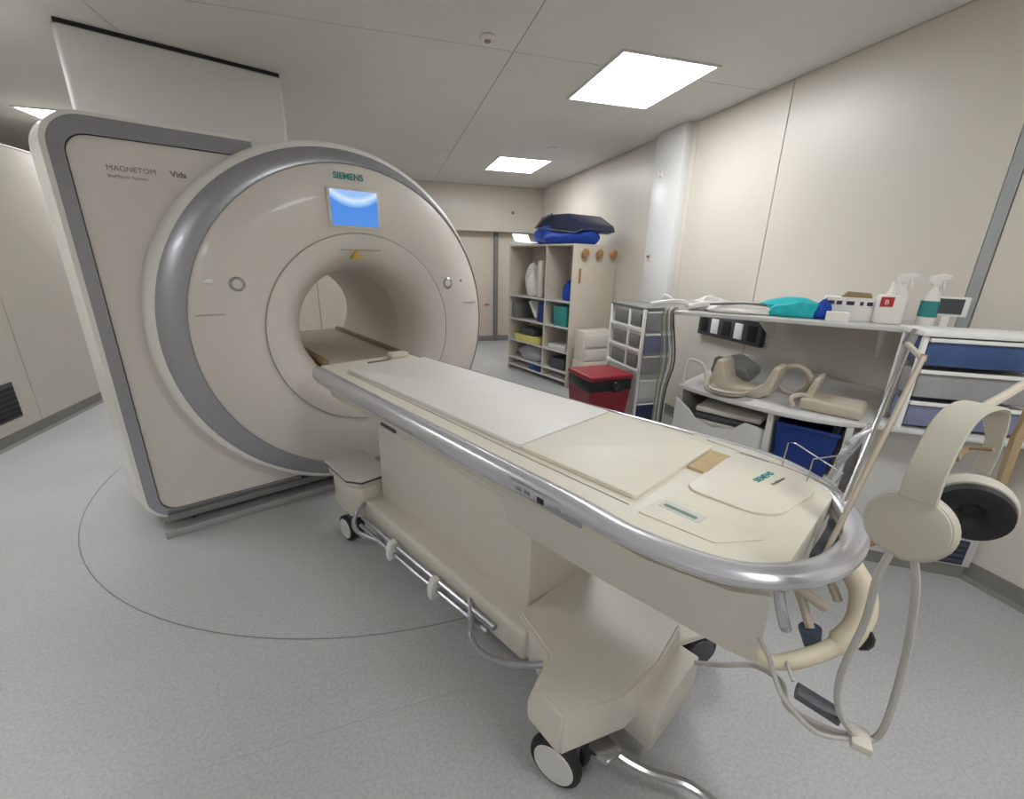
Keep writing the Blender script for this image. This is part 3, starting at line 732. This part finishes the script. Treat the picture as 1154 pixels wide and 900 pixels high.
for x, y in ((0.02, 0.02), (.28, 0.02), (.02, .55), (.28, .55)): link('wheel', lathe([(.03, -.01), (.03, .01)], 16, align((1, 0, 0), (x, y, .03))), M_black, TW)

# ---------------------------------------------------------------- furniture run on the right (local x along the front, y toward the wall)
RA = math.atan2(-.8606, .5093)
RQ = (1.925, 2.454, 0)
def rthing(name, label, cat, group=None): return thing(name, label, cat, RQ, RA, group)
RQ2 = (1.684, 2.147, 0)
def r2thing(name, label, cat): return thing(name, label, cat, RQ2, RA)
def settle(root, skip=()):
    for ch in root.children:
        if ch in skip: continue
        ch.data.transform(Matrix.Translation((0, 0, .194)) @ Matrix.Scale(.875, 4))
def robj(name, bm, m, label, cat, group=None):
    o = link(name, bm, m); o.location = RQ; o.rotation_euler = (0, 0, RA); return tag(o, label, cat, group)
CT = r2thing('counter_unit', 'pale grey counter with cupboard panel and open bay, along the right wall', 'counter')
wt = link('worktop', prism([(0, 0), (.13, -.052), (.28, -.096), (.4375, -.1225), (.57, -.131), (.70, -.118), (.83, -.079), (.945, 0), (1.43, .184), (1.738, .300), (0, 1.33)], .826, .85, .006), M_lam2, CT)
link('side_board', box(.01, .01, 0, .03, 1.1, .826, .002), M_lam2, CT)
link('cupboard_front', prism([(.03, .0), (.525, .0), (.525, .72), (.42, .732), (.37, .684), (.26, .658), (.16, .684), (.115, .732), (.03, .79)], -.09, -.07, .003, axis='y'), M_lam2, CT)
link('divider_board', box(.525, -.105, 0, .552, .6, .826, .002), M_lam2, CT)
link('bay_floor', box(.552, -.09, .52, .85, .45, .54, .002), M_lam2, CT)
link('bay_front', box(.552, -.09, 0, .85, -.07, .52, .002), M_lam2, CT)
link('divider_board', box(.85, -.055, 0, .876, .50, .826, .002), M_lam2, CT)
link('end_board', box(.92, .02, 0, .945, .45, .826, .002), M_lam2, CT)
link('back_board', prism([(.03, .60), (.92, .45), (.92, .47), (.03, .62)], 0, .82), M_lam2, CT)
CB = thing('base_cupboard', 'plain grey base cupboard under the drawer unit, dark louvre near the floor', 'cupboard', (2.21, 1.52, 0), math.radians(-33.5))
link('body', prism([(0, 0), (.73, 0), (.73, .02), (.20, .30), (.0, .30)], .075, .824, .003), M_lam2, CB)
link('plinth', prism([(0, .01), (.72, .01), (.72, .03), (.20, .28), (.0, .28)], 0, .075), M_base, CB)
lv = link('louvre', box(.52, -.012, .09, .69, 0, .23, .003), M_navy, CB)
for k in range(4): link('louvre_slat', box(.53, -.018, .105 + k * .032, .68, -.010, .12 + k * .032, .002, 1), M_dark, lv)
pp = r2thing('padding_stack', 'cream pads stacked in the cupboard opening', 'pads')
for i, z in enumerate((.52, .565, .61)): link('pad', box(.16, -.07, z, .56, .25, z + .038, .014, 3, rot=Matrix.Rotation(.02 * (i - 1), 4, 'Z')), (M_cream, M_dark, M_cream)[i], pp)
settle(pp)
bb = r2thing('blue_bin', 'deep blue plastic bin in the open bay of the counter', 'bin')
bbm = bmesh.new()
L = [[bbm.verts.new((.70 + sx * w_, .06 + sy * w2, z)) for sx, sy in ((-1, -1), (1, -1), (1, 1), (-1, 1))] for w_, w2, z in ((.11, .12, .541), (.135, .14, .78), (.125, .13, .78), (.10, .11, .56))]
for i in range(3):
    for k in range(4): bbm.faces.new((L[i][k], L[i][(k + 1) % 4], L[i + 1][(k + 1) % 4], L[i + 1][k]))
bbm.faces.new(L[0]); bbm.faces.new(L[3][::-1])
link('bin_body', bbm, M_bin, bb); link('bin_rim', box(.56, -.088, .768, .84, -.078, .785, .003), M_bin, bb)

# upper shelf
US = rthing('wall_shelf', 'white wall shelf above the coils, crowded with supplies', 'shelf')
link('board', prism([(.0, -.24), (.14, -.20), (.45, -.13), (.756, -.07), (1.14, .02), (1.30, .18), (1.26, .29), (.0, 1.02)], 1.245, 1.268, .004), M_lam2, US)
link('bracket', prism([(.20, 1.245), (.75, 1.245), (.75, 1.05), (.70, 1.05)], .34, .36, axis='x'), M_frame, US)
link('bracket', prism([(.10, 1.245), (.40, 1.245), (.40, 1.05), (.36, 1.05)], .98, 1.0, axis='x'), M_frame, US)

# socket trunking on the wall under the shelf
t = thing('socket_trunking', 'dark grey wall socket panel under the shelf', 'socket panel', (XR, 3.05, 0))
link('backplate', box(-.05, -.37, .93, 0, .36, 1.12, .006), M_dark, t)
for i, y in enumerate((-.28, -.14, .0, .14, .28)):
    m_ = M_frame if i % 2 else M_black
    s_ = link('socket', box(-.058, y - .045, .96, -.048, y + .045, 1.09, .004), m_, t)

# coils on the counter
t = r2thing('head_coil_cradle', 'taupe U-shaped coil cradle on the counter', 'coil cradle')
b = bmesh.new()
ux = [(.0, .0), (.30, .0), (.36, .04), (.385, .20), (.35, .21), (.315, .10), (.26, .055), (.15, .045), (.09, .075), (.06, .20), (.02, .205), (-.01, .06)]
link('cradle_shell', prism([(.20 + a, .752 + z) for a, z in ux], .02, .24, .010, axis='y'), M_coil, t)
link('cradle_shell', prism([(.50 + a * .75, .752 + z * .85) for a, z in ux[1:6] + [(.28, .02)]], .05, .30, .008, axis='y'), M_coil, t)
link('cradle_dish', lathe([(.10, 0), (.12, .03), (.11, .035), (.09, .01)], 28, Matrix.Translation((.33, -.02, .765))), M_coil, t)
settle(t)
t = r2thing('coil_hoop', 'pale bent tube hoop at the left end of the counter', 'coil hoop')
link('hoop', tube([(.02, .02, .755), (.02, .03, .90), (.06, .04, .925), (.14, .02, .90), (.18, .0, .82), (.20, -.03, .765), (.30, -.04, .757)], .012, 8, 5), M_cream, t)
settle(t)
t = rthing('olive_cables', 'olive and grey cables draped down behind the pale hoop', 'cables')
for i in range(6):
    link('cable', tube([(-.04 + .010 * i, -.24, 1.285), (-.045 + .011 * i, -.28, 1.275), (-.045 + .015 * i, -.30, 1.20), (-.03 + .014 * i, -.27 + .008 * i, .95), (-.035 + .012 * i, -.28, .70), (-.03 + .012 * i, -.27, .02)], .0055, 6, 4), (M_greenish, M_tread, M_grey, M_lam2, M_greenish, M_dark)[i], t)
t = r2thing('flat_coil', 'low taupe flat coil block at the right of the counter', 'coil')
link('coil_body', box(.72, -.02, .752, 1.02, .22, .82, .02, 3), M_coil, t)
link('coil_handle', tube([(.70, -.03, .765), (.68, -.02, .81), (.72, .02, .83), (.76, .05, .815)], .014, 8, 4), M_coil, t)
settle(t)
t = r2thing('ring_coil', 'taupe ring coil standing at the back of the counter', 'coil')
link('ring', tube([(.62 + .09 * math.cos(a), .30, .85 + .09 * math.sin(a)) for a in [2 * math.pi * k / 16 for k in range(16)]], .018, 8, closed=True), M_coil, t)
settle(t)
t = r2thing('grey_coil', 'grey flexible coil leaning behind the hoop under the sockets', 'coil')
link('coil_body', blob(.22, .42, .752, .16, .06, .11, .2, 15), M_grey, t)
settle(t)

# things on the wall shelf (world coordinates, z = 1.268)
Z = 1.268
def w(name, bm, m, label, cat, x, y, rz=0., z=Z, group=None):
    o = link(name, bm, m); o.location = (x, y, z); o.rotation_euler = (0, 0, rz); return tag(o, label, cat, group)
w('white_cable_bundle', tube([(-.28, .22, .02), (-.16, .10, .05), (-.06, .06, .02), (-.14, .0, .03), (-.02, -.03, .045), (.14, -.06, .02), (.26, -.10, .015)], .016, 8, 6), M_frame, 'white cable bundle at the left end of the shelf', 'cable', 1.97, 2.33)
w('probe_holder', tube([(-.05, .03, 0), (-.04, .03, .07), (.02, -.03, .02)], .018, 8, 3), M_frame, 'small white probe lying at the far left shelf end', 'probe', 1.88, 2.60)
w('white_sheet', blob(0, 0, 0, .26, .09, .035, .2, 21), M_paper, 'folded white sheet lying under the teal cloth', 'sheet', 2.12, 2.16, -.6)
w('white_towel', blob(0, 0, 0, .12, .06, .05, .3, 33), M_paper, 'crumpled white towel between the cable bundle and the sheet on the shelf', 'towel', 1.99, 2.36, -.6)
w('white_pot', lathe([(.03, 0), (.032, .03), (.02, .05), (.018, .065)], 18), M_paper, 'small white pot between the blue bundle and the printed carton', 'pot', 2.44, 1.90)
w('grey_lead', tube([(-.2, .05, .05), (0, 0, .062), (.18, -.08, .05)], .008, 6, 4), M_grey, 'grey lead across the white sheet', 'cable', 2.08, 2.14, -.3)
w('teal_cloth', blob(0, 0, 0, .17, .07, .065, .3, 23), M_tealc, 'crumpled teal cloth on the shelf', 'cloth', 2.27, 2.01, -.75)
w('blue_glove_ball', blob(0, 0, 0, .05, .05, .06, .2, 25), M_blue, 'small bright blue bundle right of the teal cloth', 'bundle', 2.37, 1.90)
t = thing('tissue_carton', 'white carton with navy print and brown opening', 'carton', (2.50, 1.83, Z), -.85)
link('carton_body', box(-.13, -.05, 0, .13, .06, .125, .003), M_paper, t)
link('opening', prism([(-.06, .125), (.08, .125), (.07, .15), (-.03, .155)], -.03, .03, .003, axis='y'), M_brown, t)
for x0, x1 in ((-.12, -.085), (-.075, -.05), (-.03, .005), (.03, .045), (.06, .085)): link('printed_mark', box(x0, -.053, .085, x1, -.049, .105), M_navy, t)
w('white_box', box(-.05, -.03, 0, .05, .03, .05, .003), M_paper, 'small plain white box before the printed carton', 'box', 2.36, 1.79, -.8)
t = thing('disinfectant_jug', 'white jug with square red label', 'jug', (2.56, 1.675, Z), -.6)
link('jug_body', prism(rounded([(-.06, -.04), (.06, -.04), (.06, .04), (-.06, .04)], [.02] * 4, 4), 0, .15, .012), M_paper, t)
link('jug_neck', lathe([(.035, .14), (.022, .17), (.018, .20), (.018, .215)], 16), M_paper, t)
link('red_label', box(-.062, -.043, .09, -.005, -.0405, .14), M_redl, t)
lettering('B', .035, M_paper, t, Matrix.Translation((-.045, -.0435, .102)) @ Matrix.Rotation(math.pi / 2, 4, 'X'), 0)
def spray(x, y, rz, label, liquid):
    t = thing('spray_bottle', label, 'spray bottle', (x, y, Z), rz, 'spray bottles on the wall shelf')
    link('bottle', lathe([(.035, 0), (.038, .01), (.038, .12), (.030, .16), (.013, .19), (.013, .205)], 20), M_paper, t)
    link('label_band', lathe([(.0385, .05), (.039, .055), (.039, .125), (.0385, .13)], 20, cap=False), liquid, t)
    link('spray_head', prism([(-.05, .235), (-.05, .255), (-.02, .262), (.03, .25), (.03, .22), (.015, .205), (-.015, .205), (-.02, .23)], -.012, .012, .004, axis='y'), M_paper, t)
    link('trigger', prism([(-.03, .235), (-.022, .235), (-.03, .19), (-.04, .185)], -.006, .006, axis='y'), M_frame, t)
spray(2.60, 1.665, 2.2, 'taller white spray bottle nearest the red-labelled jug', M_paper)
spray(2.655, 1.555, 2.6, 'white spray bottle with teal label, next to the small dark panel', M_teal)
t = thing('small_monitor', 'small dark panel in a white frame at the right end of the shelf', 'monitor', (2.69, 1.50, Z + .03), -1.0)
link('bezel', box(-.075, -.012, .03, .075, .012, .125, .004), M_frame, t)
link('dark_panel', box(-.062, -.015, .042, .055, -.011, .115), M_dark, t)
link('stand', box(-.01, -.01, -.03, .02, .02, .035, .002), M_frame, t)

# drawer unit standing on the counter, right edge of the picture
DC = thing('drawer_unit', 'white framed drawer unit with blue and frosted drawers, at the right edge', 'drawer unit', (2.225, 1.285, .85), math.radians(-33))
link('top_board', box(-.015, -.015, .425, .50, .19, .45, .006), M_frame, DC)
for x in (0, .465):
    for y in (0, .155): link('corner_post', box(x, y, 0, x + .02, y + .02, .425, .003), M_frame, DC)
link('back_sheet', box(.02, .158, .0, .465, .163, .42), M_lam2, DC)
rows_ = [(.295, .41, M_drawb), (.150, .27, M_drawc), (.015, .125, M_draw)]
for z0, z1, m_ in rows_:
    d = link('drawer', box(.025, .005, z0, .46, .15, z1, .010), m_, DC)
    link('drawer_lip', box(.022, -.010, z1 - .008, .463, .010, z1 + .008, .003), M_frame, d)

# small wall fittings on the white pilaster
t = thing('wall_hook', 'small white hook high on the white pilaster', 'hook', (XR - .09, 4.24, 2.41))
link('hook_plate', box(-.008, -.02, -.03, 0, .02, .03, .003), M_paper, t); link('hook_arm', tube([(-.005, 0, 0), (-.04, 0, -.005), (-.05, 0, .02)], .008, 8, 3), M_paper, t)
t = thing('door_latch', 'small brass latch low on the white pilaster edge', 'latch', (XR - .09, 4.30, 1.62))
link('latch_plate', box(-.006, -.02, -.05, 0, .02, .05, .003), M_cream, t); link('latch_knob', lathe([(.012, 0), (.014, .02), (.006, .025)], 12, align((-1, 0, 0), (-.005, 0, 0))), M_wood, t)
t = thing('wall_button', 'small round button on the back bulkhead', 'button', (2.28, YB, 2.37))
link('button_plate', lathe([(.03, 0), (.028, .008), (.012, .012)], 16, align((0, -1, 0))), M_grey, t)
t = thing('door_handle_plate', 'small dark red handle beside the scanner on the back panels', 'handle', (1.80, YB + .225, .72))
link('plate', box(-.025, -.008, -.16, .025, 0, .16, .003), M_lam, t); link('lever', tube([(0, -.01, 0), (0, -.04, 0), (.09, -.045, 0)], .012, 8), M_redl, t)
